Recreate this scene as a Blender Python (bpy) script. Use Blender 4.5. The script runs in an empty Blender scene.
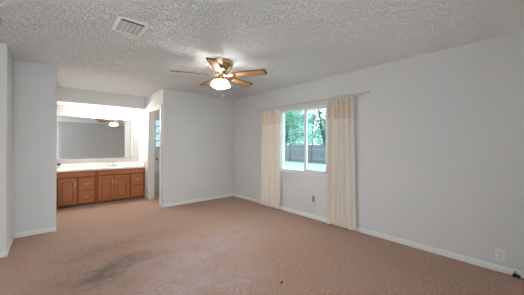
import bpy, bmesh, math, random
from mathutils import Vector, Matrix

random.seed(7)
SC = bpy.context.scene
COL = SC.collection
PI = math.pi

# ------------------------------------------------------------------ camera
cam_d = bpy.data.cameras.new('camera')
cam = bpy.data.objects.new('camera', cam_d)
COL.objects.link(cam)
SC.camera = cam
cam_d.sensor_fit = 'HORIZONTAL'
cam_d.sensor_width = 36.0
cam_d.lens = 239.15 * 36.0 / 524.0
cam_d.shift_y = -2.75 / 524.0
cam_d.clip_start = 0.02
cam_d.clip_end = 300
YAW = 0.7273
cam.matrix_world = (Matrix.Translation((0, 0, 1.298)) @ Matrix.Rotation(-YAW, 4, 'Z')
                    @ Matrix.Rotation(PI / 2, 4, 'X') @ Matrix.Rotation(0.0053, 4, 'Z'))

# ------------------------------------------------------------------ world and exposure
world = bpy.data.worlds.new('overcast_sky')
SC.world = world
world.use_nodes = True
wn = world.node_tree
for n in list(wn.nodes):
    wn.nodes.remove(n)
w_out = wn.nodes.new('ShaderNodeOutputWorld')
w_bg = wn.nodes.new('ShaderNodeBackground')
w_bg.inputs['Color'].default_value = (0.90, 0.96, 1.0, 1)
w_bg.inputs['Strength'].default_value = 6.0
wn.links.new(w_bg.outputs[0], w_out.inputs[0])

SC.view_settings.view_transform = 'Standard'
SC.view_settings.look = 'None'
SC.view_settings.gamma = 1.0
SC.view_settings.use_curve_mapping = False
SC.view_settings.exposure = 0.95

FAN_EMIT = 15.0        # glow of the fan's glass shades
FAN_BULB = 190.0       # the bulbs inside them
VANITY_EMIT = 86.0     # glow of the vanity bulbs

try:
    SC.cycles.use_denoising = True
    SC.cycles.max_bounces = 14
    SC.cycles.diffuse_bounces = 7
    SC.cycles.transparent_max_bounces = 12
except Exception:
    pass


# ------------------------------------------------------------------ helpers
def lin(c):
    r = []
    for v in c:
        v = v / 255.0
        r.append(v / 12.92 if v <= 0.04045 else ((v + 0.055) / 1.055) ** 2.4)
    return (r[0], r[1], r[2], 1.0)


MATS = {}


def mat(name, rgb, rough=0.6, metal=0.0, spec=0.5, noise=None, bump=None, emit=None, coords='Object', stretch=None):
    """noise=(scale, rgb2, amount), bump=(scale, strength, distance)"""
    if name in MATS:
        return MATS[name]
    m = bpy.data.materials.new(name)
    m.use_nodes = True
    nt = m.node_tree
    b = nt.nodes['Principled BSDF']
    b.inputs['Base Color'].default_value = lin(rgb)
    b.inputs['Roughness'].default_value = rough
    b.inputs['Metallic'].default_value = metal
    b.inputs['Specular IOR Level'].default_value = spec
    tc = None
    if noise or bump:
        tc = nt.nodes.new('ShaderNodeTexCoord')
        src = tc.outputs[coords]
        if stretch:
            mp = nt.nodes.new('ShaderNodeMapping')
            mp.inputs['Scale'].default_value = stretch
            nt.links.new(src, mp.inputs['Vector'])
            src = mp.outputs[0]
    if noise:
        nz = nt.nodes.new('ShaderNodeTexNoise')
        nz.inputs['Scale'].default_value = noise[0]
        nz.inputs['Detail'].default_value = 5
        nt.links.new(src, nz.inputs['Vector'])
        mx = nt.nodes.new('ShaderNodeMix')
        mx.data_type = 'RGBA'
        mx.inputs['A'].default_value = lin(rgb)
        mx.inputs['B'].default_value = lin(noise[1])
        rp = nt.nodes.new('ShaderNodeMapRange')
        rp.inputs['From Min'].default_value = 0.35
        rp.inputs['From Max'].default_value = 0.65
        rp.inputs['To Max'].default_value = noise[2]
        nt.links.new(nz.outputs['Fac'], rp.inputs['Value'])
        nt.links.new(rp.outputs[0], mx.inputs['Factor'])
        nt.links.new(mx.outputs['Result'], b.inputs['Base Color'])
    if bump:
        nb = nt.nodes.new('ShaderNodeTexNoise')
        nb.inputs['Scale'].default_value = bump[0]
        nb.inputs['Detail'].default_value = 4
        nt.links.new(src, nb.inputs['Vector'])
        bp = nt.nodes.new('ShaderNodeBump')
        bp.inputs['Strength'].default_value = bump[1]
        bp.inputs['Distance'].default_value = bump[2]
        nt.links.new(nb.outputs['Fac'], bp.inputs['Height'])
        nt.links.new(bp.outputs[0], b.inputs['Normal'])
    if emit:
        b.inputs['Emission Color'].default_value = lin(emit[0])
        b.inputs['Emission Strength'].default_value = emit[1]
    MATS[name] = m
    return m


class MB:
    """collects shapes into one mesh"""

    def __init__(self):
        self.bm = bmesh.new()

    def _merge(self, tmp, smooth=True):
        for f in tmp.faces:
            f.smooth = smooth
        me = bpy.data.meshes.new('tmp')
        tmp.to_mesh(me)
        tmp.free()
        self.bm.from_mesh(me)
        bpy.data.meshes.remove(me)

    def box(self, lo, hi, bevel=0.0, M=None, seg=2):
        t = bmesh.new()
        bmesh.ops.create_cube(t, size=1.0)
        s = [hi[i] - lo[i] for i in range(3)]
        c = [(hi[i] + lo[i]) / 2 for i in range(3)]
        for v in t.verts:
            v.co = Vector((v.co.x * s[0] + c[0], v.co.y * s[1] + c[1], v.co.z * s[2] + c[2]))
        if bevel > 0:
            bmesh.ops.bevel(t, geom=list(t.edges), offset=min(bevel, min(abs(x) for x in s) * 0.45), segments=seg, affect='EDGES', profile=0.5)
        if M is not None:
            t.transform(M)
        self._merge(t, False)
        return self

    def lathe(self, prof, seg=32, M=None, caps=True):
        """prof: list of (r, z)"""
        t = bmesh.new()
        rings = []
        for r, z in prof:
            rings.append([t.verts.new((r * math.cos(2 * PI * k / seg), r * math.sin(2 * PI * k / seg), z)) for k in range(seg)])
        for a, b in zip(rings[:-1], rings[1:]):
            for k in range(seg):
                t.faces.new((a[k], a[(k + 1) % seg], b[(k + 1) % seg], b[k]))
        if caps:
            if prof[0][0] > 1e-4:
                t.faces.new(rings[0][::-1])
            if prof[-1][0] > 1e-4:
                t.faces.new(rings[-1])
        bmesh.ops.remove_doubles(t, verts=list(t.verts), dist=1e-5)
        bmesh.ops.recalc_face_normals(t, faces=list(t.faces))
        if M is not None:
            t.transform(M)
        self._merge(t)
        return self

    def tube(self, pts, rad, seg=10):
        pts = [Vector(p) for p in pts]
        rads = rad if isinstance(rad, (list, tuple)) else [rad] * len(pts)
        t = bmesh.new()
        rings = []
        up = None
        for i, p in enumerate(pts):
            d = (pts[min(i + 1, len(pts) - 1)] - pts[max(i - 1, 0)]).normalized()
            if up is None:
                up = Vector((0, 0, 1)) if abs(d.z) < 0.9 else Vector((1, 0, 0))
            a = d.cross(up)
            if a.length < 1e-6:
                a = d.cross(Vector((0.3, 1, 0.2)))
            a.normalize()
            b = a.cross(d).normalized()
            up = b
            rings.append([t.verts.new(p + (a * math.cos(2 * PI * k / seg) + b * math.sin(2 * PI * k / seg)) * rads[i]) for k in range(seg)])
        for a, b in zip(rings[:-1], rings[1:]):
            for k in range(seg):
                t.faces.new((a[k], a[(k + 1) % seg], b[(k + 1) % seg], b[k]))
        t.faces.new(rings[0][::-1])
        t.faces.new(rings[-1])
        bmesh.ops.recalc_face_normals(t, faces=list(t.faces))
        self._merge(t)
        return self

    def sphere(self, c, r, seg=16, scale=(1, 1, 1)):
        t = bmesh.new()
        bmesh.ops.create_uvsphere(t, u_segments=seg, v_segments=max(6, seg // 2), radius=r)
        for v in t.verts:
            v.co = Vector((v.co.x * scale[0] + c[0], v.co.y * scale[1] + c[1], v.co.z * scale[2] + c[2]))
        self._merge(t)
        return self

    def prism(self, pts, M, depth, bevel=0.0):
        """2d outline (x, y) extruded along z by depth, then transformed"""
        t = bmesh.new()
        f = t.faces.new([t.verts.new((x, y, 0)) for x, y in pts])
        r = bmesh.ops.extrude_face_region(t, geom=[f])
        top = [e for e in r['geom'] if isinstance(e, bmesh.types.BMVert)]
        bmesh.ops.translate(t, vec=(0, 0, depth), verts=top)
        bmesh.ops.recalc_face_normals(t, faces=list(t.faces))
        if bevel > 0:
            te = [e for e in t.edges if all(v in top for v in e.verts)]
            bmesh.ops.bevel(t, geom=te, offset=bevel, segments=2, affect='EDGES', profile=0.5)
        t.transform(M)
        self._merge(t, False)
        return self

    def build(self, name, m, parent=None, smooth=True, loc=None):
        me = bpy.data.meshes.new(name)
        if loc is not None:
            bmesh.ops.translate(self.bm, vec=-Vector(loc), verts=list(self.bm.verts))
        if smooth:
            for e in self.bm.edges:
                if len(e.link_faces) == 2:
                    if e.calc_face_angle(0) > 0.6:
                        e.smooth = False
        self.bm.to_mesh(me)
        self.bm.free()
        o = bpy.data.objects.new(name, me)
        if m is not None:
            me.materials.append(m)
        COL.objects.link(o)
        if loc is not None:
            o.location = loc
        if parent is not None:
            o.parent = parent
        return o


def tag(o, label=None, cat=None, group=None, kind=None):
    if label:
        o['label'] = label
    if cat:
        o['category'] = cat
    if group:
        o['group'] = group
    if kind:
        o['kind'] = kind
    return o


def empty(name, loc, label, cat, group=None, rz=0.0):
    o = bpy.data.objects.new(name, None)
    COL.objects.link(o)
    o.location = loc
    o.rotation_euler = (0, 0, rz)
    o.empty_display_size = 0.1
    return tag(o, label, cat, group)


def struct(o, label, cat):
    return tag(o, label, cat, None, 'structure')


def dup(root, loc, label, rz=0.0):
    r = root.copy()
    COL.objects.link(r)
    r.location = loc
    r.rotation_euler = (0, 0, rz)
    r['label'] = label
    for ch in list(root.children):
        c = ch.copy()
        COL.objects.link(c)
        c.parent = r
        for g in ch.children:
            d = g.copy()
            COL.objects.link(d)
            d.parent = c
    return r


# ------------------------------------------------------------------ materials
WALL = mat('wall_paint', (210, 211, 211), 0.75, spec=0.25, bump=(90, 0.12, 0.004))
TRIM = mat('trim_white', (225, 226, 226), 0.45)
BASE = mat('baseboard_paint', (226, 227, 226), 0.55)
OAK = mat('oak', (186, 118, 72), 0.42, noise=(6, (160, 96, 56), 0.6), bump=(10, 0.1, 0.002), stretch=(9, 9, 1.1))
OAK_F = mat('oak_frame', (138, 80, 44), 0.45, noise=(6, (116, 62, 32), 0.6), stretch=(9, 9, 1.1))
OAK_H = mat('oak_rail', (184, 116, 69), 0.42, noise=(6, (158, 94, 52), 0.6), stretch=(1.1, 9, 9))
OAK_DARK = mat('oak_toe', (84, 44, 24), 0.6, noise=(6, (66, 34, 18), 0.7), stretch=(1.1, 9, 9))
MARBLE = mat('cultured_marble', (236, 235, 232), 0.22, noise=(4, (228, 226, 222), 0.6))
CHROME = mat('chrome', (205, 205, 208), 0.16, metal=1.0)
PULL = mat('brushed_pull', (205, 180, 140), 0.35, metal=0.6)
BRASS = mat('polished_brass', (216, 186, 142), 0.2, metal=1.0)
BLADE = mat('oak_blade', (186, 120, 66), 0.38, noise=(8, (146, 86, 42), 0.8), stretch=(1.2, 12, 12))
BLADE_EDGE = mat('blade_border', (120, 66, 32), 0.4, noise=(8, (96, 52, 26), 0.8), stretch=(1.2, 12, 12))
CANE = mat('cane_inset', (214, 164, 108), 0.45, noise=(60, (190, 134, 82), 0.8))
VENT = mat('vent_white', (228, 228, 225), 0.5, spec=0.3)
DARK = mat('duct_shade', (52, 52, 52), 0.9)
PLATE = mat('outlet_white', (228, 228, 226), 0.4)
PLATE_TAN = mat('outlet_tan', (150, 142, 134), 0.5)
SLOT = mat('socket_dark', (60, 56, 54), 0.7)
BLACK = mat('black_plastic', (22, 22, 23), 0.45)
STEEL = mat('connector_steel', (150, 150, 150), 0.35, metal=1.0)
ROD = mat('rod_white', (206, 200, 192), 0.4)
FENCE = mat('weathered_wood', (104, 106, 112), 0.85, noise=(5, (70, 72, 80), 0.9), stretch=(1, 6, 0.5))
TUB = mat('tub_enamel', (188, 188, 186), 0.25)


def carpet_material():
    m = bpy.data.materials.new('carpet')
    m.use_nodes = True
    nt = m.node_tree
    b = nt.nodes['Principled BSDF']
    b.inputs['Roughness'].default_value = 0.95
    b.inputs['Specular IOR Level'].default_value = 0.1
    b.inputs['Sheen Weight'].default_value = 0.25
    b.inputs['Sheen Roughness'].default_value = 0.5
    tc = nt.nodes.new('ShaderNodeTexCoord')

    def noise(scale, detail=4, rough=0.6):
        n = nt.nodes.new('ShaderNodeTexNoise')
        n.inputs['Scale'].default_value = scale
        n.inputs['Detail'].default_value = detail
        n.inputs['Roughness'].default_value = rough
        nt.links.new(tc.outputs['Object'], n.inputs['Vector'])
        return n.outputs['Fac']

    def remap(v, a, c, lo=0.0, hi=1.0):
        r = nt.nodes.new('ShaderNodeMapRange')
        r.inputs['From Min'].default_value = a
        r.inputs['From Max'].default_value = c
        r.inputs['To Min'].default_value = lo
        r.inputs['To Max'].default_value = hi
        nt.links.new(v, r.inputs['Value'])
        return r.outputs[0]

    def mix(f, a, c):
        x = nt.nodes.new('ShaderNodeMix')
        x.data_type = 'RGBA'
        nt.links.new(f, x.inputs['Factor'])
        for s, v in (('A', a), ('B', c)):
            if isinstance(v, tuple):
                x.inputs[s].default_value = v
            else:
                nt.links.new(v, x.inputs[s])
        return x.outputs['Result']

    def mul(a, c):
        x = nt.nodes.new('ShaderNodeMath')
        x.operation = 'MULTIPLY'
        for i, v in enumerate((a, c)):
            if isinstance(v, float):
                x.inputs[i].default_value = v
            else:
                nt.links.new(v, x.inputs[i])
        return x.outputs[0]

    def blob(cx, cy, rx, ry, rot):
        mp = nt.nodes.new('ShaderNodeMapping')
        mp.vector_type = 'TEXTURE'
        mp.inputs['Location'].default_value = (cx, cy, 0)
        mp.inputs['Rotation'].default_value = (0, 0, rot)
        mp.inputs['Scale'].default_value = (rx, ry, 1)
        nt.links.new(tc.outputs['Object'], mp.inputs['Vector'])
        g = nt.nodes.new('ShaderNodeVectorMath')
        g.operation = 'LENGTH'
        nt.links.new(mp.outputs[0], g.inputs[0])
        return remap(g.outputs['Value'], 1.0, 0.15)

    tuft = noise(48, 4, 0.75)
    col = mix(remap(tuft, 0.3, 0.7), lin(CARPET_A), lin(CARPET_B))
    worn = remap(noise(2.2, 5, 0.6), 0.40, 0.66, 0.0, 0.6)
    col = mix(worn, col, lin(CARPET_WORN))
    streak = remap(noise(7, 5, 0.65), 0.25, 0.7)
    for (cx, cy, rx, ry, rot, amt) in STAINS:
        f = mul(mul(blob(cx, cy, rx, ry, rot), streak), amt)
        col = mix(f, col, lin(CARPET_STAIN))
    for (cx, cy, rx, ry, rot, amt) in WINDOW_SHEEN:  # lilac sheen of the window daylight, painted into the carpet colour
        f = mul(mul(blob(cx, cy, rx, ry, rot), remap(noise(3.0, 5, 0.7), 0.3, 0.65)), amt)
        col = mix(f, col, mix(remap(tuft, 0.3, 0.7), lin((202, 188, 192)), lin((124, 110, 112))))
    nt.links.new(col, b.inputs['Base Color'])
    bp = nt.nodes.new('ShaderNodeBump')
    bp.inputs['Strength'].default_value = 0.8
    bp.inputs['Distance'].default_value = 0.012
    nt.links.new(noise(75, 4, 0.7), bp.inputs['Height'])
    nt.links.new(bp.outputs[0], b.inputs['Normal'])
    return m


CARPET_A = (200, 160, 138)
CARPET_B = (106, 75, 60)
CARPET_WORN = (160, 132, 114)
CARPET_STAIN = (84, 64, 48)
STAINS = [(0.56, 2.92, 0.42, 0.22, 0.5, 0.95), (0.42, 2.78, 0.30, 0.20, 0.3, 0.7), (0.78, 3.02, 0.40, 0.22, -0.3, 0.7),
          (0.45, 2.75, 0.80, 0.55, 0.5, 0.6), (0.35, 3.45, 0.5, 0.4, 0.2, 0.5), (0.85, 3.55, 0.9, 0.35, 0.1, 0.45), (0.2, 2.9, 0.5, 0.35, 0.0, 0.4)]
WINDOW_SHEEN = [(1.45, 2.65, 1.3, 0.75, 0.3, 0.95), (1.0, 1.9, 0.9, 0.6, 0.2, 0.85)]  # ellipses of painted window sheen on the carpet
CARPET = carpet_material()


def popcorn_material():
    m = bpy.data.materials.new('ceiling_texture')
    m.use_nodes = True
    nt = m.node_tree
    b = nt.nodes['Principled BSDF']
    b.inputs['Base Color'].default_value = lin((245, 247, 248))
    b.inputs['Roughness'].default_value = 0.9
    b.inputs['Specular IOR Level'].default_value = 0.15
    tc = nt.nodes.new('ShaderNodeTexCoord')
    n1 = nt.nodes.new('ShaderNodeTexNoise')
    n1.inputs['Scale'].default_value = 44
    n1.inputs['Detail'].default_value = 6
    n1.inputs['Roughness'].default_value = 0.62
    nt.links.new(tc.outputs['Object'], n1.inputs['Vector'])
    r = nt.nodes.new('ShaderNodeMapRange')
    r.inputs['From Min'].default_value = 0.46
    r.inputs['From Max'].default_value = 0.62
    nt.links.new(n1.outputs['Fac'], r.inputs['Value'])
    bp = nt.nodes.new('ShaderNodeBump')
    bp.inputs['Strength'].default_value = 0.95
    bp.inputs['Distance'].default_value = 0.017
    # the sprayed texture is heavier over the middle and left of the room, thin towards the window wall
    sep = nt.nodes.new('ShaderNodeSeparateXYZ')
    nt.links.new(tc.outputs['Object'], sep.inputs[0])
    sub = nt.nodes.new('ShaderNodeMath')
    sub.operation = 'SUBTRACT'
    nt.links.new(sep.outputs['X'], sub.inputs[0])
    nt.links.new(sep.outputs['Y'], sub.inputs[1])
    fall = nt.nodes.new('ShaderNodeMapRange')
    fall.inputs['From Min'].default_value = -0.6
    fall.inputs['From Max'].default_value = 1.6
    fall.inputs['To Min'].default_value = 1.0
    fall.inputs['To Max'].default_value = 0.22
    nt.links.new(sub.outputs[0], fall.inputs['Value'])
    mulh = nt.nodes.new('ShaderNodeMath')
    mulh.operation = 'MULTIPLY'
    nt.links.new(r.outputs[0], mulh.inputs[0])
    nt.links.new(fall.outputs[0], mulh.inputs[1])
    nt.links.new(mulh.outputs[0], bp.inputs['Height'])
    nt.links.new(bp.outputs[0], b.inputs['Normal'])
    return m


CEIL = popcorn_material()


def pane_material(name, tint):
    m = bpy.data.materials.new(name)
    m.use_nodes = True
    nt = m.node_tree
    for n in list(nt.nodes):
        nt.nodes.remove(n)
    o = nt.nodes.new('ShaderNodeOutputMaterial')
    tr = nt.nodes.new('ShaderNodeBsdfTransparent')
    tr.inputs['Color'].default_value = tint
    gl = nt.nodes.new('ShaderNodeBsdfGlossy')
    gl.inputs['Roughness'].default_value = 0.03
    mx = nt.nodes.new('ShaderNodeMixShader')
    mx.inputs['Fac'].default_value = 0.05
    nt.links.new(tr.outputs[0], mx.inputs[1])
    nt.links.new(gl.outputs[0], mx.inputs[2])
    nt.links.new(mx.outputs[0], o.inputs[0])
    return m


GLASS = pane_material('window_glass', (0.93, 0.95, 0.96, 1))
GLASS_YARD = pane_material('tinted_window_glass', (0.58, 0.63, 0.635, 1))


def cloth_material(name, rgb, trans):
    m = bpy.data.materials.new(name)
    m.use_nodes = True
    nt = m.node_tree
    b = nt.nodes['Principled BSDF']
    b.inputs['Base Color'].default_value = lin(rgb)
    b.inputs['Roughness'].default_value = 0.9
    b.inputs['Specular IOR Level'].default_value = 0.1
    tc = nt.nodes.new('ShaderNodeTexCoord')
    nz = nt.nodes.new('ShaderNodeTexNoise')
    nz.inputs['Scale'].default_value = 260
    nt.links.new(tc.outputs['Object'], nz.inputs['Vector'])
    bp = nt.nodes.new('ShaderNodeBump')
    bp.inputs['Strength'].default_value = 0.15
    bp.inputs['Distance'].default_value = 0.002
    nt.links.new(nz.outputs['Fac'], bp.inputs['Height'])
    nt.links.new(bp.outputs[0], b.inputs['Normal'])
    tl = nt.nodes.new('ShaderNodeBsdfTranslucent')
    tl.inputs['Color'].default_value = lin(rgb)
    mx = nt.nodes.new('ShaderNodeMixShader')
    mx.inputs['Fac'].default_value = trans
    nt.links.new(b.outputs[0], mx.inputs[1])
    nt.links.new(tl.outputs[0], mx.inputs[2])
    nt.links.new(mx.outputs[0], nt.nodes['Material Output'].inputs[0])
    return m


CLOTH = cloth_material('cream_curtain', (238, 231, 220), 0.12)
BAND = cloth_material('tan_curtain_band', (228, 214, 195), 0.12)

# ------------------------------------------------------------------ room shell
XR, YB, XA, XE = 3.4865, 5.006, 1.7417, 0.084
YP, XS, YO = 4.6955, -0.365, 4.0
YV, H = 6.80, 2.44
XL, YR = -1.40, -0.45
T = 0.12
OUT = 0.15

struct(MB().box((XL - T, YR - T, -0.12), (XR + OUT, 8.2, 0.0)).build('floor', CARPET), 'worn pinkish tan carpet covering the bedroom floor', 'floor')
struct(MB().box((XL - T, YR - T, H), (XR + OUT, 8.2, H + 0.12)).build('ceiling', CEIL), 'white textured ceiling over the bedroom', 'ceiling')

WY0, WY1, WZ0, WZ1 = 2.262, 3.368, 0.785, 1.985       # window opening in the right wall
m = MB()
m.box((XR, YR, 0), (XR + OUT, WY0, H))
m.box((XR, WY1, 0), (XR + OUT, 8.2, H))
m.box((XR, WY0, 0), (XR + OUT, WY1, WZ0))
m.box((XR, WY0, WZ1), (XR + OUT, WY1, H))
struct(m.build('wall_right', WALL, smooth=False), 'long pale grey wall with the window and two outlets', 'wall')
struct(MB().box((XA + T, YB, 0), (XR, YB + T, H)).build('wall_back', WALL, smooth=False), 'pale grey end wall between doorway and window wall', 'wall')
DY0, DY1, DZ = 5.155, 5.93, 2.065                        # bathroom doorway
m = MB()
m.box((XA, YB, 0), (XA + T, DY0, H))
m.box((XA, DY1, 0), (XA + T, YV, H))
m.box((XA, DY0, DZ), (XA + T, DY1, H))
struct(m.build('wall_alcove_right', WALL, smooth=False), 'white alcove side wall holding the bathroom doorway', 'wall')
struct(MB().box((XE - T, YV, 0), (XA + T, YV + T, H)).build('wall_alcove_back', WALL, smooth=False), 'white wall behind the vanity mirror', 'wall')
struct(MB().box((XE - T, YP + T, 0), (XE, YV, H)).build('wall_alcove_left', WALL, smooth=False), 'left side wall of the vanity alcove', 'wall')
m = MB()
m.box((XS, YP, 0), (XE, YP + T, H))
m.box((XS - T, YO + T, 0), (XS, YP + T, H))
struct(m.build('wall_left', WALL, smooth=False), 'pale grey partition wall left of the vanity alcove', 'wall')
struct(MB().box((XL, YO, 0), (XS, YO + T, H)).build('wall_left_outer', WALL, smooth=False), 'grey wall edge at the far left of the photo', 'wall')
PX0, PX1, PZ = -0.90, 0.15, 2.1                          # unseen glazed door behind the camera, added for fill daylight
m = MB()
m.box((XL, YR - T, 0), (PX0, YR, H))
m.box((PX1, YR - T, 0), (XR, YR, H))
m.box((PX0, YR - T, PZ), (PX1, YR, H))
struct(m.build('wall_rear', WALL, smooth=False), 'plain wall behind the camera, seen in the mirror', 'wall')
SY0, SY1, SZ0, SZ1 = -0.30, 0.58, 0.85, 2.1             # unseen side window, added to throw daylight on the right wall
m = MB()
m.box((XL - T, YR - T, 0), (XL, SY0, H))
m.box((XL - T, SY1, 0), (XL, YO + T, H))
m.box((XL - T, SY0, 0), (XL, SY1, SZ0))
m.box((XL - T, SY0, SZ1), (XL, SY1, H))
struct(m.build('wall_side', WALL, smooth=False), 'side wall of the bedroom with an added window', 'wall')
m = MB()
for y in (SY0, (SY0 + SY1) / 2 - 0.03, SY1 - 0.06):
    m.box((XL - 0.09, y, SZ0), (XL - 0.03, y + 0.06, SZ1))
m.box((XL - 0.09, SY0 + 0.06, SZ0), (XL - 0.03, SY1 - 0.06, SZ0 + 0.05))
m.box((XL - 0.09, SY0 + 0.06, SZ1 - 0.05), (XL - 0.03, SY1 - 0.06, SZ1))
sw = struct(m.build('fill_window', TRIM), 'unseen white framed side window added for daylight', 'window')
MB().box((XL - 0.063, SY0 + 0.06, SZ0 + 0.05), (XL - 0.057, SY1 - 0.06, SZ1 - 0.05)).build('glass_pane', GLASS, sw)  # pane of the added side window
m = MB()
for x in (PX0, (PX0 + PX1) / 2 - 0.03, PX1 - 0.06):
    m.box((x, YR - 0.09, 0.0), (x + 0.06, YR - 0.03, PZ))
m.box((PX0 + 0.06, YR - 0.09, 0), (PX1 - 0.06, YR - 0.03, 0.08))
m.box((PX0 + 0.06, YR - 0.09, PZ - 0.06), (PX1 - 0.06, YR - 0.03, PZ))
pd = struct(m.build('fill_door', TRIM), 'unseen glazed patio door added for fill daylight', 'door')
MB().box((PX0 + 0.06, YR - 0.063, 0.08), (PX1 - 0.06, YR - 0.057, PZ - 0.06)).build('glass_pane', GLASS, pd)  # pane of the added patio door

# soffit over the vanity
struct(MB().box((XE, 6.243, 2.145), (XA, YV, H)).build('trim_1', WALL, smooth=False), 'boxed soffit above the vanity lights', 'soffit')

# bathroom beyond the doorway
BX1, BY1 = XR, 7.45
m = MB()
BWX0, BWX1, BWZ0, BWZ1 = 2.20, 2.95, 1.18, 2.06
m.box((XA + T, BY1, 0), (BWX0, BY1 + T, H))
m.box((BWX1, BY1, 0), (XR, BY1 + T, H))
m.box((BWX0, BY1, 0), (BWX1, BY1 + T, BWZ0))
m.box((BWX0, BY1, BWZ1), (BWX1, BY1 + T, H))
struct(m.build('wall_bath_back', WALL, smooth=False), 'far bathroom wall with a small window', 'wall')
struct(MB().box((XA, YV + T, 0), (XA + T, BY1 + T, H)).build('wall_bath_left', WALL, smooth=False), 'bathroom wall beyond the vanity alcove', 'wall')
BFLOOR = mat('bath_floor_tan', (176, 146, 112), 0.5, noise=(7, (150, 120, 90), 0.6))
struct(MB().box((XA + T, YB + T, 0.0), (XR, BY1, 0.006)).build('floor_bath', BFLOOR, smooth=False), 'tan bathroom floor beyond the doorway', 'floor')

# baseboards
def baseboard(name, a, b, n, label):
    """a, b: ends on the wall face, n: direction into the room"""
    a, b, n = Vector((a[0], a[1], 0)), Vector((b[0], b[1], 0)), Vector((n[0], n[1], 0))
    prof = [(0, 0), (0.012, 0), (0.012, 0.046), (0.007, 0.054), (0.007, 0.060), (0.0, 0.066)]
    bm = bmesh.new()
    rings = [[bm.verts.new(p + n * q[0] + Vector((0, 0, q[1] + 0.0005))) for q in prof] for p in (a, b)]
    k = len(prof)
    for i in range(k):
        bm.faces.new((rings[0][i], rings[0][(i + 1) % k], rings[1][(i + 1) % k], rings[1][i]))
    bm.faces.new(rings[0])
    bm.faces.new(rings[1])
    bmesh.ops.recalc_face_normals(bm, faces=list(bm.faces))
    o = MB()
    o.bm.free()
    o.bm = bm
    struct(o.build(name, BASE, smooth=False), label, 'baseboard')


baseboard('baseboard_right', (XR, YR), (XR, YB), (-1, 0), 'white baseboard along the window wall')
baseboard('baseboard_back', (XA, YB), (XR - 0.012, YB), (0, -1), 'white baseboard along the end wall')
baseboard('baseboard_left', (XS + 0.012, YP), (XE, YP), (0, -1), 'white baseboard on the partition left of the vanity')
baseboard('baseboard_return', (XS, YO), (XS, YP), (1, 0), 'white baseboard on the short wall return at left')
baseboard('baseboard_outer', (XL, YO), (XS + 0.012, YO), (0, -1), 'white baseboard at the far left edge')
baseboard('baseboard_doorway', (XA, YB - 0.012), (XA, 5.089), (-1, 0), 'short white baseboard beside the doorway')

# doorway casing and jamb
m = MB()
cw, ct = 0.066, 0.016
m.box((XA - ct, DY0 - cw, 0.0), (XA, DY0 + 0.005, DZ + cw), 0.005)
m.box((XA - ct, DY1 - 0.005, 0.0), (XA, DY1 + cw, DZ + cw), 0.005)
m.box((XA - ct, DY0 + 0.005, DZ - 0.005), (XA, DY1 - 0.005, DZ + cw), 0.005)
m.box((XA, DY0, 0), (XA + T, DY0 + 0.018, DZ))
m.box((XA, DY1 - 0.018, 0), (XA + T, DY1, DZ))
m.box((XA, DY0 + 0.018, DZ - 0.018), (XA + T, DY1 - 0.018, DZ))
struct(m.build('trim_2', TRIM), 'white casing around the bathroom doorway', 'door frame')

# bathroom door, swung open
hinge = Vector((XA + T - 0.02, DY1 - 0.03, 0.01))
ang = math.atan2(0.80, 0.235)
DM = Matrix.Translation(hinge) @ Matrix.Rotation(ang, 4, 'Z')
m = MB()
m.box((0.03, -0.035, 0.01), (0.72, 0.0, 2.03), 0.003, DM)
for (a, b, c, d) in ((0.13, 0.35, 0.2, 0.85), (0.42, 0.63, 0.2, 0.85), (0.13, 0.35, 1.0, 1.85), (0.42, 0.63, 1.0, 1.85)):
    m.box((a, -0.041, c), (b, -0.034, d), 0.005, DM)
dr = struct(m.build('door_1', mat('door_paint', (196, 193, 190), 0.5)), 'white bathroom door swung open beyond the doorway', 'door')
m = MB()
m.lathe([(0.030, 0), (0.030, 0.006), (0.012, 0.012), (0.011, 0.035), (0.026, 0.045), (0.030, 0.058), (0.022, 0.070), (0.0, 0.073)], 20,
        DM @ Matrix.Translation((0.66, -0.036, 0.90)) @ Matrix.Rotation(PI / 2, 4, 'X'))
tag(m.build('door_knob', mat('aged_bronze', (62, 52, 44), 0.35, metal=0.8), dr), 'dark door knob')

# bathroom window
m = MB()
fy0, fy1 = BY1 + 0.02, BY1 + 0.07
m.box((BWX0, fy0, BWZ0), (BWX0 + 0.04, fy1, BWZ1))
m.box((BWX1 - 0.04, fy0, BWZ0), (BWX1, fy1, BWZ1))
m.box((BWX0, fy0, BWZ0), (BWX1, fy1, BWZ0 + 0.04))
m.box((BWX0, fy0, BWZ1 - 0.04), (BWX1, fy1, BWZ1))
for k in range(1, 4):
    z = BWZ0 + (BWZ1 - BWZ0) * k / 4
    m.box((BWX0 + 0.04, fy0 + 0.01, z - 0.014), (BWX1 - 0.04, fy1 - 0.01, z + 0.014))
m.box(((BWX0 + BWX1) / 2 - 0.014, fy0 + 0.012, BWZ0 + 0.04), ((BWX0 + BWX1) / 2 + 0.014, fy1 - 0.012, BWZ1 - 0.04))
bw = struct(m.build('window_2', mat('bath_sash', (170, 165, 168), 0.5)), 'small bathroom window with stacked panes', 'window')
MB().box((BWX0 + 0.04, BY1 + 0.042, BWZ0 + 0.04), (BWX1 - 0.04, BY1 + 0.048, BWZ1 - 0.04)).build('glass_pane', pane_material('bath_glass', (0.24, 0.29, 0.30, 1)), bw)

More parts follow.
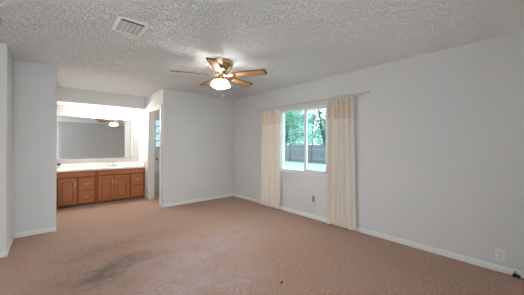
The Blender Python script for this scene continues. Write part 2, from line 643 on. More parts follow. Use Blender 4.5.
# bathtub under it
bt = empty('bathtub', (2.68, 7.06, 0.006), 'pale bathtub under the small bathroom window', 'bathtub')
m = MB()
x0, x1, y0, y1, zt = 1.90 - 2.68, 3.45 - 2.68, 6.72 - 7.06, 7.44 - 7.06, 0.47
m.box((x0, y0, 0), (x1, y0 + 0.05, zt), 0.015)
m.box((x0, y1 - 0.05, 0), (x1, y1, zt), 0.015)
m.box((x0, y0 + 0.03, 0), (x0 + 0.07, y1 - 0.03, zt), 0.015)
m.box((x1 - 0.07, y0 + 0.03, 0), (x1, y1 - 0.03, zt), 0.015)
m.box((x0 + 0.03, y0 + 0.03, 0.05), (x1 - 0.03, y1 - 0.03, 0.10))
m.build('basin', TUB, bt)
MB().box((x0, y0 - 0.012, zt - 0.05), (x1, y0 + 0.07, zt + 0.006), 0.01).build('rim', TUB, bt)

bl_ = empty('bath_fill_light', (2.55, 6.05, H), 'unseen round ceiling light added to brighten the bathroom', 'light')  # added lamp, out of view, lifts the dim bathroom
MB().lathe([(0.15, -0.0005), (0.155, -0.02), (0.14, -0.026), (0.0, -0.026)], 32).build('base', mat('fixture_white', (232, 230, 226), 0.4), bl_)
MB().lathe([(0.138, -0.027), (0.135, -0.05), (0.10, -0.085), (0.05, -0.10), (0.0, -0.104)], 32).build('dome', mat('fill_light_dome', (240, 240, 236), 0.4, emit=((255, 248, 242), 26.0)), bl_)

# ------------------------------------------------------------------ bedroom window
fx0, fx1 = XR + 0.035, XR + 0.085
m = MB()
fw = 0.034
m.box((fx0, WY0, WZ0), (fx1, WY0 + fw, WZ1), 0.003)
m.box((fx0, WY1 - fw, WZ0), (fx1, WY1, WZ1), 0.003)
m.box((fx0, WY0 + fw, WZ0), (fx1, WY1 - fw, WZ0 + fw), 0.003)
m.box((fx0, WY0 + fw, WZ1 - fw), (fx1, WY1 - fw, WZ1), 0.003)
win = struct(m.build('window_1', TRIM), 'white two panel sliding window looking on a fenced yard', 'window')
ymid = 2.755
m = MB()
sx0, sx1 = fx0 - 0.008, fx0 + 0.02
m.box((sx0, WY0 + fw, WZ0 + fw), (sx1, WY0 + fw + 0.026, WZ1 - fw), 0.003)
m.box((sx0, ymid - 0.025, WZ0 + fw), (sx1, ymid + 0.025, WZ1 - fw), 0.003)
m.box((sx0, WY0 + fw, WZ0 + fw), (sx1, ymid, WZ0 + fw + 0.03), 0.003)
m.box((sx0, WY0 + fw, WZ1 - fw - 0.026), (sx1, ymid, WZ1 - fw), 0.003)
sash = m.build('sliding_sash', TRIM, win)
MB().box((sx0 + 0.011, WY0 + fw + 0.02, WZ0 + fw + 0.02), (sx0 + 0.015, ymid - 0.02, WZ1 - fw - 0.02)).build('glass_pane', GLASS_YARD, sash)
MB().box((fx0 + 0.030, ymid - 0.01, WZ0 + fw), (fx0 + 0.034, WY1 - fw, WZ1 - fw)).build('glass_pane', GLASS_YARD, win)
m = MB()
m.box((fx0 + 0.022, ymid - 0.02, WZ0 + fw), (fx0 + 0.045, ymid + 0.015, WZ1 - fw), 0.003)
m.build('fixed_stile', TRIM, win)
MB().box((XR - 0.012, WY0 - 0.02, WZ0 - 0.022), (fx0, WY1 + 0.02, WZ0), 0.005).build('window_sill', TRIM, win)
m = MB()
m.box((XR - 0.004, WY0, WZ1 - 0.012), (fx0, WY1, WZ1), 0.002)
m.box((XR - 0.004, WY0, WZ0), (fx0, WY0 + 0.012, WZ1 - 0.012), 0.002)
m.box((XR - 0.004, WY1 - 0.012, WZ0), (fx0, WY1, WZ1 - 0.012), 0.002)
m.build('window_reveal', TRIM, win)

# ------------------------------------------------------------------ vanity alcove
VY = 6.235          # face of the cabinets
VX0, VSEAM, VX1 = XE + 0.004, 0.761, XA - 0.004
ZC = 0.726          # cabinet top


def arched(x0, x1, z0, z1, rise):
    pts = [(x0, z0), (x1, z0), (x1, z1 - rise)]
    n = 12
    for k in range(1, n):
        u = k / n
        pts.append((x1 + (x0 - x1) * u, z1 - rise + rise * math.sin(PI * u) ** 1.4))
    pts.append((x0, z1 - rise))
    return pts


XZ = Matrix(((1, 0, 0, 0), (0, 0, -1, 0), (0, 1, 0, 0), (0, 0, 0, 1)))   # 2d outline (x, z) pushed towards -y


def pull(parent, c, vertical, L=0.085):
    m = MB()
    d = Vector((0, 0, 1)) if vertical else Vector((1, 0, 0))
    c = Vector(c)
    out = Vector((0, -1, 0))
    a, b = c - d * L / 2, c + d * L / 2
    m.tube([a, a + out * 0.02, a + out * 0.026 + d * 0.012, c + out * 0.030, b + out * 0.026 - d * 0.012, b + out * 0.02, b], 0.006, 8)
    return m.build('handle', PULL, parent)


def cabinet_door(root, ox, x0, x1, z0, z1, handle_side):
    m = MB()
    y = VY - root.location.y
    a, b = x0 - ox, x1 - ox
    w = 0.050
    m.box((a, y - 0.020, z0), (a + w, y - 0.001, z1), 0.004)
    m.box((b - w, y - 0.020, z0), (b, y - 0.001, z1), 0.004)
    m.box((a + w, y - 0.0195, z0), (b - w, y - 0.001, z0 + w), 0.003)
    rise = 0.036
    top = [(a + w, z1 - w - rise)]
    n = 14
    for k in range(1, n):
        u = k / n
        top.append((a + w + (b - a - 2 * w) * u, z1 - w - rise + rise * math.sin(PI * u) ** 1.4))
    top += [(b - w, z1 - w - rise), (b - w, z1), (a + w, z1)]
    m.prism(top, Matrix.Translation((0, y - 0.001, 0)) @ XZ, 0.0185, 0.002)
    d = m.build('door', OAK, root)
    MB().box((a + 0.01, y - 0.008, z0 + 0.01), (b - 0.01, y - 0.0015, z1 - 0.01)).build('back_board', OAK_F, d)
    g = 0.015
    fr = MB()
    fr.prism(arched(a + w + g, b - w - g, z0 + w + g, z1 - w - g, rise), Matrix.Translation((0, y - 0.0075, 0)) @ XZ, 0.0105, 0.006)
    fr.build('raised_panel', OAK, d)
    hx = (x1 - 0.026 if handle_side > 0 else x0 + 0.026) - ox
    tag(pull(d, (hx, y - 0.019, z1 - 0.13), True), 'pale metal pull')
    return d


def cabinet_drawer(root, ox, x0, x1, z0, z1):
    m = MB()
    y = VY - root.location.y
    m.box((x0 - ox, y - 0.019, z0), (x1 - ox, y - 0.001, z1), 0.006)
    m.box((x0 - ox + 0.022, y - 0.024, z0 + 0.022), (x1 - ox - 0.022, y - 0.017, z1 - 0.022), 0.005)
    d = m.build('drawer', OAK_H, root)
    tag(pull(d, ((x0 + x1) / 2 - ox, y - 0.023, (z0 + z1) / 2), False), 'pale metal pull')
    return d


def vanity(x0, x1, label, doors, drawers, stiles):
    ox = (x0 + x1) / 2
    oy = 6.50
    r = empty('vanity_cabinet', (ox, oy, 0.0), label, 'cabinet', 'oak vanity cabinets under the long counter')
    y = VY - oy
    yb = YV - 0.006 - oy
    m = MB()
    m.box((x0 - ox, y + 0.02, 0.002), (x0 - ox + 0.018, yb, ZC))
    m.box((x1 - ox - 0.018, y + 0.02, 0.002), (x1 - ox, yb, ZC))
    m.box((x0 - ox, y + 0.02, 0.05), (x1 - ox, yb, 0.066))
    m.box((x0 - ox, yb - 0.01, 0.05), (x1 - ox, yb, ZC))
    m.build('carcass', OAK_F, r)
    m = MB()
    for a, b in stiles:
        m.box((a - ox, y, 0.002 if (a <= x0 + .001 or b >= x1 - .001) else 0.03), (b - ox, y + 0.02, ZC), 0.0015)
    m.box((x0 - ox, y + 0.0005, 0.585), (x1 - ox, y + 0.02, 0.622), 0.001)
    m.box((x0 - ox, y + 0.0005, 0.03), (x1 - ox, y + 0.02, 0.066), 0.001)
    m.box((x0 - ox, y + 0.0005, 0.70), (x1 - ox, y + 0.02, ZC), 0.001)
    m.build('face_frame', OAK_F, r)
    m = MB()
    m.box((x0 + 0.02 - ox, y - 0.014, 0.618), (x1 - 0.02 - ox, y - 0.0005, 0.706), 0.005)
    m.build('false_front', OAK_H, r)
    m = MB()
    m.box((x0 - ox + 0.018, y + 0.045, 0.002), (x1 - ox - 0.018, y + 0.06, 0.05))
    tag(m.build('toe_kick', OAK_DARK, r), 'dark toe board')
    for a in doors:
        cabinet_door(r, ox, *a)
    for a in drawers:
        cabinet_drawer(r, ox, *a)
    return r


vanity(VX0, VSEAM, 'shorter oak vanity cabinet at left with one arched door and two drawers',
       [(0.140, 0.425, 0.062, 0.588, 1)],
       [(0.463, 0.722, 0.328, 0.588), (0.463, 0.722, 0.062, 0.318)],
       [(VX0, 0.145), (0.42, 0.468), (0.715, VSEAM)])
vanity(VSEAM + 0.001, VX1, 'longer oak vanity cabinet at right with two arched doors and two drawers',
       [(0.800, 1.090, 0.062, 0.588, 1), (1.102, 1.392, 0.062, 0.588, -1)],
       [(1.432, 1.704, 0.332, 0.588), (1.432, 1.704, 0.062, 0.322)],
       [(VSEAM + 0.001, 0.805), (1.385, 1.438), (1.698, VX1)])

# countertop with an integral oval basin
ZT = 0.765
ct_ = empty('countertop', (0.913, 6.50, ZC), 'long white marble vanity countertop with oval basin', 'countertop')
cx0, cx1, cy0, cy1 = XE + 0.002 - 0.913, XA - 0.002 - 0.913, 6.205 - 6.5, YV - 0.002 - 6.5
zt = ZT - ZC
scx, scy, sa, sb = 1.15 - 0.913, 6.47 - 6.5, 0.215, 0.155
N = 64
bm = bmesh.new()
inner, outer = [], []
for k in range(N):
    a = 2 * PI * k / N
    dx, dy = math.cos(a), math.sin(a)
    inner.append(bm.verts.new((scx + sa * dx, scy + sb * dy, zt)))
    tx = (cx1 - scx) / dx if dx > 1e-9 else ((cx0 - scx) / dx if dx < -1e-9 else 1e9)
    ty = (cy1 - scy) / dy if dy > 1e-9 else ((cy0 - scy) / dy if dy < -1e-9 else 1e9)
    t_ = min(tx, ty)
    outer.append(bm.verts.new((scx + t_ * dx, scy + t_ * dy, zt)))
for k in range(N):
    bm.faces.new((inner[k], outer[k], outer[(k + 1) % N], inner[(k + 1) % N]))
for (x, y) in ((cx0, cy0), (cx1, cy0), (cx1, cy1), (cx0, cy1)):     # square off the corners
    o = sorted(outer, key=lambda v: (v.co.x - x) ** 2 + (v.co.y - y) ** 2)[:2]
    c = bm.verts.new((x, y, zt))
    try:
        bm.faces.new((o[0], o[1], c))
    except Exception:
        pass
bmesh.ops.recalc_face_normals(bm, faces=list(bm.faces))
m = MB()
m.bm.free()
m.bm = bm
m.box((cx0, cy0 - 0.003, 0.001), (cx1, cy0 + 0.03, zt - 0.0003), 0.006)
m.box((cx0, cy0 + 0.03, 0.001), (cx0 + 0.02, cy1, zt - 0.0005))
m.box((cx1 - 0.02, cy0 + 0.03, 0.001), (cx1, cy1, zt - 0.0005))
m.build('slab', MARBLE, ct_)
m = MB()
bowl = [(1.0, zt), (0.97, zt - 0.01), (0.90, zt - 0.05), (0.72, zt - 0.10), (0.40, zt - 0.125), (0.10, zt - 0.13), (0.0, zt - 0.13)]
m.lathe(bowl, 48, Matrix.Translation((scx, scy, 0)) @ Matrix.Diagonal((sa, sb, 1, 1)), caps=False)
m.build('basin', MARBLE, ct_)
m = MB()
m.box((cx0, cy1 - 0.02, zt), (cx1, cy1, zt + 0.095), 0.005)
m.build('backsplash', MARBLE, ct_)
m = MB()
m.box((cx1 - 0.02, cy0 + 0.03, zt), (cx1, cy1 - 0.02, zt + 0.095), 0.005)
m.build('side_splash', MARBLE, ct_)

# faucet
fa = empty('faucet', (1.15, 6.69, ZT + 0.0005), 'chrome two handle faucet on the white counter', 'faucet')
MB().box((-0.085, -0.025, 0), (0.085, 0.025, 0.014), 0.006).build('base_plate', CHROME, fa)
m = MB()
m.tube([(0, 0, 0.012), (0, 0, 0.05), (0, -0.02, 0.075), (0, -0.06, 0.078), (0, -0.105, 0.065), (0, -0.11, 0.052)], [0.014, 0.013, 0.012, 0.011, 0.010, 0.010], 12)
m.build('spout', CHROME, fa)
for s in (-1, 1):
    m = MB()
    m.lathe([(0.018, 0.012), (0.014, 0.03), (0.016, 0.036), (0.022, 0.042), (0.024, 0.058), (0.016, 0.066), (0.0, 0.067)], 16, Matrix.Translation((s * 0.06, 0, 0)))
    m.build('handle', CHROME, fa)

# pale bottle with a dark cap at the left end of the counter
cp = empty('bottle', (0.158, 6.72, ZT + 0.0005), 'small pale bottle with dark round cap at the counter left end', 'bottle')
m = MB()
m.lathe([(0.0, 0.0), (0.022, 0.0), (0.025, 0.004), (0.025, 0.052), (0.020, 0.062), (0.012, 0.066), (0.0, 0.066)], 20)
m.build('body', mat('pale_bottle', (226, 222, 214), 0.3), cp)
m = MB()
m.lathe([(0.024, 0.066), (0.027, 0.070), (0.027, 0.100), (0.022, 0.108), (0.0, 0.110)], 20)
tag(m.build('cap', mat('dark_brown_plastic', (46, 34, 32), 0.5), cp), 'dark cap')

# mirror
MTX, MTZ = math.radians(-0.58), math.radians(-0.65)     # hung a touch out of true
MIR = mat('mirror_silver', (236, 238, 238), 0.015, metal=1.0)
mr = empty('mirror', (0.86, YV - 0.015, 0.965), 'wide frameless mirror above the vanity counter', 'mirror')
MB().box((0.125 - 0.86, -0.008, 0.0), (1.590 - 0.86, -0.001, 0.940)).build('mirror_glass', MIR, mr, smooth=False)
mr.rotation_euler = (MTX, 0, MTZ)
m = MB()
m.box((0.125 - 0.86, -0.014, -0.010), (1.590 - 0.86, -0.0005, 0.001), 0.002)
m.build('bottom_channel', CHROME, mr)

# vanity light bar with five lamps
BULB = mat('lit_bulb', (255, 250, 240), 0.4, emit=((255, 246, 234), VANITY_EMIT))
lb = empty('vanity_light', (1.068, YV, 2.075), 'white light bar with five lit lamps above the mirror', 'light')
MB().box((-0.435, -0.035, -0.045), (0.435, -0.0005, 0.045), 0.008).build('back_plate', mat('fixture_white', (232, 230, 226), 0.4), lb)
for k in range(5):
    x = (k - 2) * 0.168
    m = MB()
    m.tube([(x, -0.030, 0.015), (x, -0.07, 0.035), (x, -0.10, 0.036), (x, -0.10, 0.030)], 0.008, 8)
    m.lathe([(0.012, 0.046), (0.026, 0.040), (0.034, 0.020), (0.036, 0.002), (0.030, 0.002), (0.0, 0.004)], 20, Matrix.Translation((x, -0.10, 0.0)))
    s = m.build('lamp_socket', mat('socket_nickel', (150, 148, 146), 0.45, metal=0.5), lb)
    m = MB()
    m.lathe([(0.016, 0.001), (0.018, -0.012), (0.036, -0.040), (0.042, -0.062), (0.036, -0.088), (0.018, -0.102), (0.0, -0.105)], 20, Matrix.Translation((x, -0.10, 0.0)))
    tag(m.build('bulb', BULB, s), 'glowing white bulb')

# towel bar on the alcove's side wall
tb = empty('towel_bar', (XA, 6.34, 1.50), 'small white towel bar on the wall beside the mirror', 'towel bar')
m = MB()
m.tube([(-0.055, -0.20, 0), (-0.055, 0.20, 0)], 0.008, 10)
m.build('bar', CHROME, tb)
for s in (-1, 1):
    m = MB()
    m.lathe([(0.026, 0.0005), (0.026, 0.006), (0.011, 0.012), (0.010, 0.062), (0.0, 0.064)], 16, Matrix.Translation((0, s * 0.20, 0)) @ Matrix.Rotation(-PI / 2, 4, 'Y'))
    m.build('bracket', CHROME, tb)

# ------------------------------------------------------------------ curtains and rod
RX, RZ = XR - 0.075, 2.052
rod = empty('curtain_rod', (RX, 2.75, RZ), 'thin pale curtain rod above the window', 'curtain rod')
m = MB()
m.tube([(0, 1.20, 0.0), (0, 0, 0), (0, -1.16, 0)], 0.010, 12)
m.build('rod', ROD, rod)
for s, y in ((1, 1.20), (-1, -1.16)):
    m = MB()
    m.lathe([(0.010, 0), (0.014, 0.004), (0.014, 0.012), (0.010, 0.016), (0.020, 0.030), (0.022, 0.040), (0.014, 0.054), (0.0, 0.058)], 16,
            Matrix.Translation((0, y, 0)) @ Matrix.Rotation(-s * PI / 2, 4, 'X'))
    m.build('finial', ROD, rod)
for y in (1.14, -1.09):
    m = MB()
    m.box((0.062, y - 0.014, -0.03), (0.0745, y + 0.014, 0.03), 0.003)
    m.tube([(0.066, y, 0), (0.013, y, -0.004)], 0.006, 8)
    m.lathe([(0.0105, -0.007), (0.0145, -0.007), (0.0145, 0.007), (0.0105, 0.007)], 16, Matrix.Translation((0, y, 0)) @ Matrix.Rotation(PI / 2, 4, 'X'), caps=False)
    m.build('bracket', ROD, rod)


def sheet(y0, y1, y0b, y1b, ztop, zbot, folds, amp, phase, off, seed, nu=150, nv=44, ripple=0.25):
    """pleated hanging cloth as a closed thin solid; local x is towards the wall"""
    rnd = random.Random(seed)
    ph2, ph3 = rnd.random() * 6, rnd.random() * 6
    bm = bmesh.new()
    front, back = [], []
    th = 0.0025
    for j in range(nv + 1):
        v = j / nv
        z = ztop + (zbot - ztop) * v
        a, b = y0 + (y0b - y0) * v ** 1.5, y1 + (y1b - y1) * v ** 1.5
        rf, rb = [], []
        for i in range(nu + 1):
            u = i / nu
            w = u + 0.018 * math.sin(2 * PI * 1.3 * u + ph2 + 0.5 * v) + 0.012 * v * math.sin(2 * PI * 2.7 * u + ph3)
            am = amp * (0.55 + 0.45 * min(1, v * 3)) * (0.75 + 0.25 * math.sin(2 * PI * 1.7 * u + ph3))
            x = off + am * (0.45 * math.sin(2 * PI * folds * w + phase) + 0.55 * (1 - 2 * abs(math.sin(PI * folds * w + phase * 0.5 + PI / 4)) ** 0.8) * -1) + amp * ripple * math.sin(2 * PI * folds * 2.3 * w + ph2 + v * 1.2)
            y = a + (b - a) * u
            zz = z + (0.006 * math.sin(2 * PI * folds * u + ph3) if j == nv else 0) 
            if j == 0:
                zz -= 0.012 * (0.5 - 0.5 * math.cos(2 * PI * 7 * u))
            rf.append(bm.verts.new((x - th, y, zz)))
            rb.append(bm.verts.new((x + th, y, zz)))
        front.append(rf)
        back.append(rb)
    for j in range(nv):
        for i in range(nu):
            bm.faces.new((front[j][i], front[j][i + 1], front[j + 1][i + 1], front[j + 1][i]))
            bm.faces.new((back[j][i], back[j + 1][i], back[j + 1][i + 1], back[j][i + 1]))
    for j in range(nv):
        for i in (0, nu):
            bm.faces.new((front[j][i], front[j + 1][i], back[j + 1][i], back[j][i]))
    for i in range(nu):
        for j in (0, nv):
            bm.faces.new((front[j][i], back[j][i], back[j][i + 1], front[j][i + 1]))
    bmesh.ops.recalc_face_normals(bm, faces=list(bm.faces))
    for f in bm.faces:
        f.smooth = True
    m = MB()
    m.bm.free()
    m.bm = bm
    return m


def curtain(yc, w_top, w_bot, shift, label, seed, folds):
    r = empty('curtain', (RX, yc, 0.014), label, 'curtain', 'cream tab top curtains at the window')
    zt_ = 2.012 - 0.014
    sheet(-w_top / 2, w_top / 2, shift - w_bot / 2, shift + w_bot / 2, zt_, 0.008, folds, 0.052, 0.4, -0.002, seed).build('panel', CLOTH, r)
    b = sheet(-w_top / 2 - 0.004, w_top / 2 + 0.004, -w_top / 2 - 0.004, w_top / 2 + 0.004, zt_ + 0.002, zt_ - 0.30, folds, 0.054, 0.4, -0.012, seed, nv=10)
    tag(b.build('header_band', BAND, r), 'tan header band')
    n = 7
    for k in range(n):
        y = -w_top / 2 + 0.02 + (w_top - 0.04) * k / (n - 1)
        m = MB()
        loop = []
        zc = RZ - 0.014
        for q in range(15):
            a = -PI / 2 + 2 * PI * q / 14
            loop.append((0.014 * math.cos(a), y, zc + 0.014 * math.sin(a)))
        m.tube(loop, 0.0028, 6)
        m.tube([(0, y, zc - 0.012), (-0.004, y, zt_ - 0.02)], 0.005, 6)
        # little bow of the tie above the rod
        m.tube([(0, y, zc + 0.013), (0.004, y + 0.012, zc + 0.033), (-0.004, y + 0.017, zc + 0.024)], 0.003, 6)
        m.tube([(0, y, zc + 0.013), (0.002, y - 0.010, zc + 0.036), (-0.006, y - 0.015, zc + 0.026)], 0.003, 6)
        m.build('tab_tie', CLOTH, r)
    return r


curtain(1.990, 0.43, 0.49, -0.015, 'cream curtain hanging on the near right side of the window', 3, 4.0)
curtain(3.555, 0.52, 0.53, 0.0, 'cream curtain hanging left of the window toward the corner', 11, 3.6)

# ------------------------------------------------------------------ ceiling fan
FX, FY = 1.772, 2.853
fan = empty('ceiling_fan', (FX, FY, H), 'brass ceiling fan with five oak blades and lit glass shades', 'ceiling fan')
m = MB()
m.lathe([(0.120, -0.0005), (0.166, -0.004), (0.172, -0.012), (0.168, -0.022), (0.169, -0.030), (0.163, -0.055), (0.146, -0.095), (0.118, -0.128),
         (0.092, -0.142), (0.096, -0.150), (0.090, -0.160), (0.050, -0.166), (0.0, -0.166)], 48)
m.build('motor_housing', BRASS, fan)
m = MB()
m.lathe([(0.078, -0.168), (0.080, -0.176), (0.078, -0.196), (0.060, -0.204), (0.050, -0.208), (0.048, -0.225), (0.060, -0.232), (0.062, -0.252), (0.046, -0.264), (0.020, -0.270), (0.0, -0.271)], 40)
m.build('switch_housing', BRASS, fan)
BZ = -0.190
base = PI / 2 - YAW        # camera's view direction as an angle in plan


def blade_outline(r0, r1, w0, w1, n=8):
    pts = [(r0, -w0), (r1 - 0.035, -w1)]
    for k in range(1, n):
        a = -PI / 2 + PI * k / n
        pts.append((r1 - 0.035 + 0.035 * math.cos(a), w1 * (abs(math.sin(a)) ** 0.6) * (1 if a > 0 else -1)))
    pts += [(r1 - 0.035, w1), (r0, w0)]
    return pts


for k in range(5):
    th = base - PI / 2 + math.radians(-18 + 72 * k)
    M = Matrix.Rotation(th, 4, 'Z') @ Matrix.Translation((0, 0, BZ)) @ Matrix.Rotation(math.radians(-12.5), 4, 'X')
    m = MB()
    m.prism(blade_outline(0.165, 0.66, 0.052, 0.066), M @ Matrix.Translation((0, 0, -0.004)), 0.009, 0.001)
    bl = m.build('blade', BLADE_EDGE, fan)
    m = MB()
    m.prism(blade_outline(0.205, 0.630, 0.036, 0.046), M @ Matrix.Translation((0, 0, -0.0055)), 0.0022)
    tag(m.build('cane_inset', CANE, bl), 'pale cane inset')
    m = MB()
    m.prism([(0.070, -0.014), (0.120, -0.012), (0.160, -0.030), (0.215, -0.034), (0.228, -0.018), (0.205, -0.008), (0.232, 0.0), (0.205, 0.008), (0.228, 0.018),
             (0.215, 0.034), (0.160, 0.030), (0.120, 0.012), (0.070, 0.014)], M @ Matrix.Translation((0, 0, -0.0115)), 0.006, 0.001)
    tag(m.build('blade_bracket', BRASS, bl), 'brass bracket')

FBULB = mat('fan_bulb', (255, 252, 248), 0.4, emit=((255, 252, 250), FAN_BULB))
SHADE = bpy.data.materials.new('lit_glass_shade')
SHADE.use_nodes = True
_b = SHADE.node_tree.nodes['Principled BSDF']
_b.inputs['Base Color'].default_value = lin((240, 240, 238))
_b.inputs['Emission Color'].default_value = lin((255, 252, 250))
_b.inputs['Emission Strength'].default_value = FAN_EMIT
for k in range(4):
    th = base + math.radians(45 + 90 * k)
    A = Matrix.Rotation(th, 4, 'Z')
    m = MB()
    m.tube([A @ Vector((0.03, 0, -0.245)), A @ Vector((0.046, 0, -0.240)), A @ Vector((0.058, 0, -0.256))], 0.009, 10)
    SM = A @ Matrix.Translation((0.056, 0, -0.250)) @ Matrix.Rotation(math.radians(-24), 4, 'Y') @ Matrix.Scale(0.88, 4)
    m.lathe([(0.012, 0.006), (0.026, 0.0), (0.028, -0.018), (0.024, -0.022), (0.0, -0.022)], 20, SM)
    arm = m.build('lamp_arm', BRASS, fan)
    m = MB()
    m.lathe([(0.022, -0.016), (0.030, -0.026), (0.046, -0.048), (0.053, -0.072), (0.056, -0.094), (0.066, -0.118),
             (0.063, -0.118), (0.053, -0.094), (0.050, -0.072), (0.043, -0.050), (0.027, -0.030), (0.019, -0.018)], 28, SM, caps=False)
    tag(m.build('lamp_shade', SHADE, arm), 'lit frosted glass shade')
    m = MB()
    m.sphere(SM @ Vector((0, 0, -0.082)), 0.028, 16)
    tag(m.build('bulb', FBULB, arm), 'glowing bulb')
for (dx, dy, L) in ((0.012, -0.04, 0.20), (-0.035, 0.02, 0.13)):
    m = MB()
    m.tube([(dx, dy, -0.255), (dx, dy, -0.255 - L)], 0.0016, 6)
    m.lathe([(0.0, 0.0), (0.006, -0.006), (0.007, -0.02), (0.0, -0.03)], 10, Matrix.Translation((dx, dy, -0.255 - L)))
    m.build('pull_chain', BRASS, fan)

# ------------------------------------------------------------------ ceiling vent
vt = empty('ceiling_vent', (0.585, 2.60, H), 'white louvered air vent in the ceiling left of the fan', 'vent')
ax, ay = 0.135, 0.175
m = MB()
fwid = 0.034
m.box((-ax, -ay, -0.010), (-ax + fwid, ay, -0.0005), 0.003)
m.box((ax - fwid, -ay, -0.010), (ax, ay, -0.0005), 0.003)
m.box((-ax + fwid, -ay, -0.010), (ax - fwid, -ay + fwid, -0.0005), 0.003)
m.box((-ax + fwid, ay - fwid, -0.010), (ax - fwid, ay, -0.0005), 0.003)
m.build('frame', VENT, vt)
tag(MB().box((-ax + fwid, -ay + fwid, -0.003), (ax - fwid, ay - fwid, -0.0008)).build('duct_shade_plate', DARK, vt), 'dark plate for the shaded duct')  # flat dark plate painted for the shade inside the duct
nl = 12
for k in range(nl):
    y = -ay + fwid + 0.040 + (2 * ay - 2 * fwid - 0.050) * k / (nl - 1)
    m = MB()
    m.box((-ax + fwid, -0.0052, -0.0008), (ax - fwid, 0.0052, 0.0008), 0, Matrix.Translation((0, y, -0.009)) @ Matrix.Rotation(math.radians(2), 4, 'X'))
    m.build('louver', VENT, vt, smooth=False)
m = MB()
for k in range(1, 5):
    x = -ax + fwid + (2 * ax - 2 * fwid) * k / 5
    m.box((x - 0.0015, -ay + fwid + 0.03, -0.0145), (x + 0.0015, ay - fwid, -0.006))
m.build('cross_bars', VENT, vt, smooth=False)

# ------------------------------------------------------------------ outlets, plug, scrap
def outlet(y, z, w, h, mt, label):
    r = empty('wall_outlet', (XR, y, z), label, 'outlet', 'wall outlets below the window wall')
    MB().box((-0.006, -w / 2, -h / 2), (-0.0003, w / 2, h / 2), 0.003).build('cover_plate', mt, r)
    for s in (1, -1):
        m = MB()
        m.box((-0.0085, -0.017, s * 0.021 - 0.0145), (-0.005, 0.017, s * 0.021 + 0.0145), 0.004)
        f = m.build('socket', mt, r)
        m = MB()
        for q in (-0.007, 0.007):
            m.box((-0.0090, q - 0.0022, s * 0.021 - 0.004), (-0.0080, q + 0.0022, s * 0.021 + 0.007))
        m.lathe([(0.0028, 0), (0.0028, 0.001), (0, 0.001)], 10, Matrix.Translation((-0.0082, 0, s * 0.021 - 0.009)) @ Matrix.Rotation(-PI / 2, 4, 'Y'))
        tag(m.build('slots', SLOT, f, smooth=False), 'dark socket slots')
    m = MB()
    m.lathe([(0.004, 0), (0.003, 0.0016), (0, 0.002)], 10, Matrix.Translation((-0.006, 0, 0)) @ Matrix.Rotation(-PI / 2, 4, 'Y'))
    m.build('screw', STEEL, r)
    return r


outlet(0.207, 0.172, 0.072, 0.116, PLATE, 'white outlet low on the wall at the far right')
outlet(2.545, 0.350, 0.050, 0.100, PLATE_TAN, 'darker outlet below the window between the curtains')

pg = empty('cable_plug', (XR - 0.03, 0.094, 0.0), 'small black cable connector on the carpet against the baseboard', 'connector')
m = MB()
m.tube([(0.014, 0.0, 0.052), (-0.002, 0.004, 0.050), (-0.010, 0.006, 0.030)], 0.007, 10)
tag(m.build('metal_tip', STEEL, pg), 'grey metal tip')
m = MB()
m.lathe([(0.0, 0.0), (0.012, 0.001), (0.015, 0.008), (0.014, 0.028), (0.009, 0.038), (0.0, 0.040)], 16, Matrix.Translation((-0.012, 0.012, 0.001)) @ Matrix.Rotation(0.25, 4, 'X'))
m.build('plug_body', BLACK, pg)
m = MB()
m.lathe([(0.0, 0.0), (0.013, 0.001), (0.016, 0.008), (0.015, 0.024), (0.009, 0.034), (0.0, 0.036)], 16, Matrix.Translation((-0.010, -0.022, 0.001)) @ Matrix.Rotation(-0.2, 4, 'X'))
m.build('plug_body', BLACK, pg)
m = MB()
m.tube([(-0.010, -0.022, 0.008), (-0.014, -0.06, 0.006), (-0.008, -0.11, 0.005), (0.0, -0.17, 0.005), (-0.01, -0.26, 0.005)], 0.0045, 8)
m.build('cord', BLACK, pg)

sp = MB()
sp.sphere((0, 0, 0.004), 0.016, 10, (1, 0.6, 0.35))
sp.sphere((0.012, 0.008, 0.004), 0.010, 8, (1, 0.8, 0.4))
tag(sp.build('debris_scrap', mat('dark_scrap', (58, 46, 42), 0.9)), 'tiny dark scrap on the open carpet near the camera', 'scrap').location = (1.636, 1.552, 0.0)

# ------------------------------------------------------------------ the yard
GZ = -0.25
LAWN = mat('pale_lawn', (140, 176, 164), 0.95, noise=(3, (116, 156, 142), 0.7), bump=(40, 0.4, 0.03))
struct(MB().box((XR + OUT + 0.02, -30, GZ - 0.2), (70, 60, GZ)).build('ground', LAWN, smooth=False), 'pale sunlit lawn outside the window', 'lawn')

FXX = 16.5
fe = empty('fence', (FXX, 14.0, GZ), 'weathered grey board fence across the yard', 'fence')
m = MB()
rnd = random.Random(5)
y = -9.0
while y < 12.0:
    w = 0.14
    hgt = 1.56 + rnd.uniform(-0.015, 0.015)
    m.box((rnd.uniform(-0.006, 0.006), y, 0.03), (0.02, y + w - 0.008, hgt))
    y += w
m.build('board_panel', FENCE, fe, smooth=False)
for z in (0.35, 1.15):
    MB().box((-0.045, -9, z), (-0.008, 12, z + 0.09)).build('rail', mat('fence_rail', (116, 120, 124), 0.85), fe, smooth=False)
for k in range(9):
    y = -8.9 + k * 2.4
    MB().box((-0.11, y - 0.045, 0.0), (-0.047, y + 0.045, 1.52)).build('post', FENCE, fe, smooth=False)


def leaf_material(name, c1, c2):
    m = mat(name, c1, 0.8, spec=0.2, noise=(0.9, c2, 1.0))
    return m


BARK = mat('bark', (62, 72, 70), 0.9, noise=(8, (46, 54, 52), 0.8))


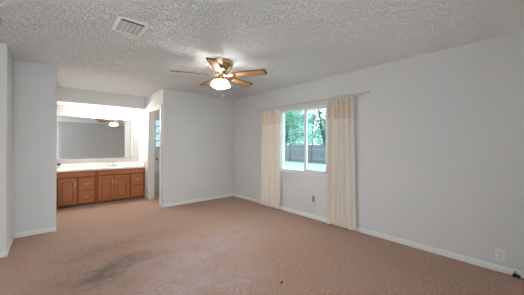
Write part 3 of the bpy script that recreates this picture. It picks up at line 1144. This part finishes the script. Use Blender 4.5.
def tree(x, y, h, trunk_r, crown, nleaf, leaf, lm, label, seed, lean=(0, 0), branches=9, first=0.35):
    """crown: list of (dx, dy, z, radius)"""
    rnd = random.Random(seed)
    r = empty('tree', (x, y, GZ), label, 'tree', 'trees beyond the yard fence')
    m = MB()
    top = Vector((lean[0], lean[1], h))
    pts = [Vector((0, 0, 0)).lerp(top, q / 7) + Vector((rnd.uniform(-.08, .08), rnd.uniform(-.08, .08), 0)) * (q > 0) for q in range(8)]
    m.tube(pts, [trunk_r * (1 - 0.85 * q / 7) for q in range(8)], 9)
    tips = []
    for k in range(branches):
        f = first + (0.92 - first) * k / max(1, branches - 1)
        s = Vector((0, 0, 0)).lerp(top, f)
        cr = crown[k % len(crown)]
        e = Vector((cr[0], cr[1], cr[2])) + Vector((rnd.uniform(-1, 1), rnd.uniform(-1, 1), rnd.uniform(-.7, .7))) * cr[3] * 0.7
        mid = s.lerp(e, 0.5) + Vector((rnd.uniform(-.25, .25), rnd.uniform(-.25, .25), rnd.uniform(0, .35)))
        r0 = trunk_r * 0.5 * (1 - f * 0.6)
        m.tube([s, mid, e], [r0, r0 * 0.6, r0 * 0.2], 7)
        for q in range(4):
            b0 = mid.lerp(e, q / 4)
            e2 = b0 + Vector((rnd.uniform(-1, 1), rnd.uniform(-1, 1), rnd.uniform(-.5, .8))) * cr[3] * 0.55
            m.tube([b0, b0.lerp(e2, .5) + Vector((0, 0, .06)), e2], [r0 * 0.3, r0 * 0.2, r0 * 0.08], 5)
            tips.append(e2)
    m.build('trunk', BARK, r)
    bm = bmesh.new()
    for k in range(nleaf):
        cr = crown[rnd.randrange(len(crown))]
        while True:
            d = Vector((rnd.uniform(-1, 1), rnd.uniform(-1, 1), rnd.uniform(-1, 1)))
            if d.length < 1:
                break
        p = Vector((cr[0], cr[1], cr[2])) + d * cr[3]
        if tips and rnd.random() < 0.4:
            p = tips[rnd.randrange(len(tips))] + d * 0.4
        a = Vector((rnd.uniform(-1, 1), rnd.uniform(-1, 1), rnd.uniform(-.6, .6))).normalized()
        b = a.cross(Vector((rnd.uniform(-1, 1), rnd.uniform(-1, 1), rnd.uniform(-1, 1)))).normalized()
        nrm = a.cross(b) * leaf * 0.12
        L = leaf * rnd.uniform(0.6, 1.3)
        v = [bm.verts.new(p - a * L * .5), bm.verts.new(p + b * L * .28 + nrm), bm.verts.new(p + a * L * .5), bm.verts.new(p - b * L * .28 + nrm)]
        bm.faces.new(v)
    o = MB()
    o.bm.free()
    o.bm = bm
    f = o.build('foliage', lm, r, smooth=False)
    return r


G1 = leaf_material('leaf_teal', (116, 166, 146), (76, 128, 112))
G2 = leaf_material('leaf_hazy', (148, 186, 178), (116, 160, 152))  # distance haze mixed into the leaf colour
G3 = leaf_material('leaf_far_hazy', (176, 212, 204), (150, 192, 184))  # more haze in the colour for the farthest row
tree(19.0, 17.9, 5.4, 0.22, [(-0.3, -0.6, 3.6, 1.3), (0.2, 0.7, 4.2, 1.5), (0, -1.4, 4.4, 1.3), (0.2, -0.2, 5.2, 1.5), (0, 1.4, 3.4, 1.0)], 1900, 0.26, G1,
     'dense green tree in the left window pane', 21, (0.3, -0.9))
tree(20.0, 13.0, 6.0, 0.20, [(0, 0.4, 3.8, 1.2), (0, -0.9, 3.2, 1.2), (0, 1.5, 4.8, 1.2), (0, -0.2, 5.2, 1.3)], 700, 0.24, G1,
     'thin tree with bare branches in the right window pane', 34, (0.2, 1.4), branches=14, first=0.3)
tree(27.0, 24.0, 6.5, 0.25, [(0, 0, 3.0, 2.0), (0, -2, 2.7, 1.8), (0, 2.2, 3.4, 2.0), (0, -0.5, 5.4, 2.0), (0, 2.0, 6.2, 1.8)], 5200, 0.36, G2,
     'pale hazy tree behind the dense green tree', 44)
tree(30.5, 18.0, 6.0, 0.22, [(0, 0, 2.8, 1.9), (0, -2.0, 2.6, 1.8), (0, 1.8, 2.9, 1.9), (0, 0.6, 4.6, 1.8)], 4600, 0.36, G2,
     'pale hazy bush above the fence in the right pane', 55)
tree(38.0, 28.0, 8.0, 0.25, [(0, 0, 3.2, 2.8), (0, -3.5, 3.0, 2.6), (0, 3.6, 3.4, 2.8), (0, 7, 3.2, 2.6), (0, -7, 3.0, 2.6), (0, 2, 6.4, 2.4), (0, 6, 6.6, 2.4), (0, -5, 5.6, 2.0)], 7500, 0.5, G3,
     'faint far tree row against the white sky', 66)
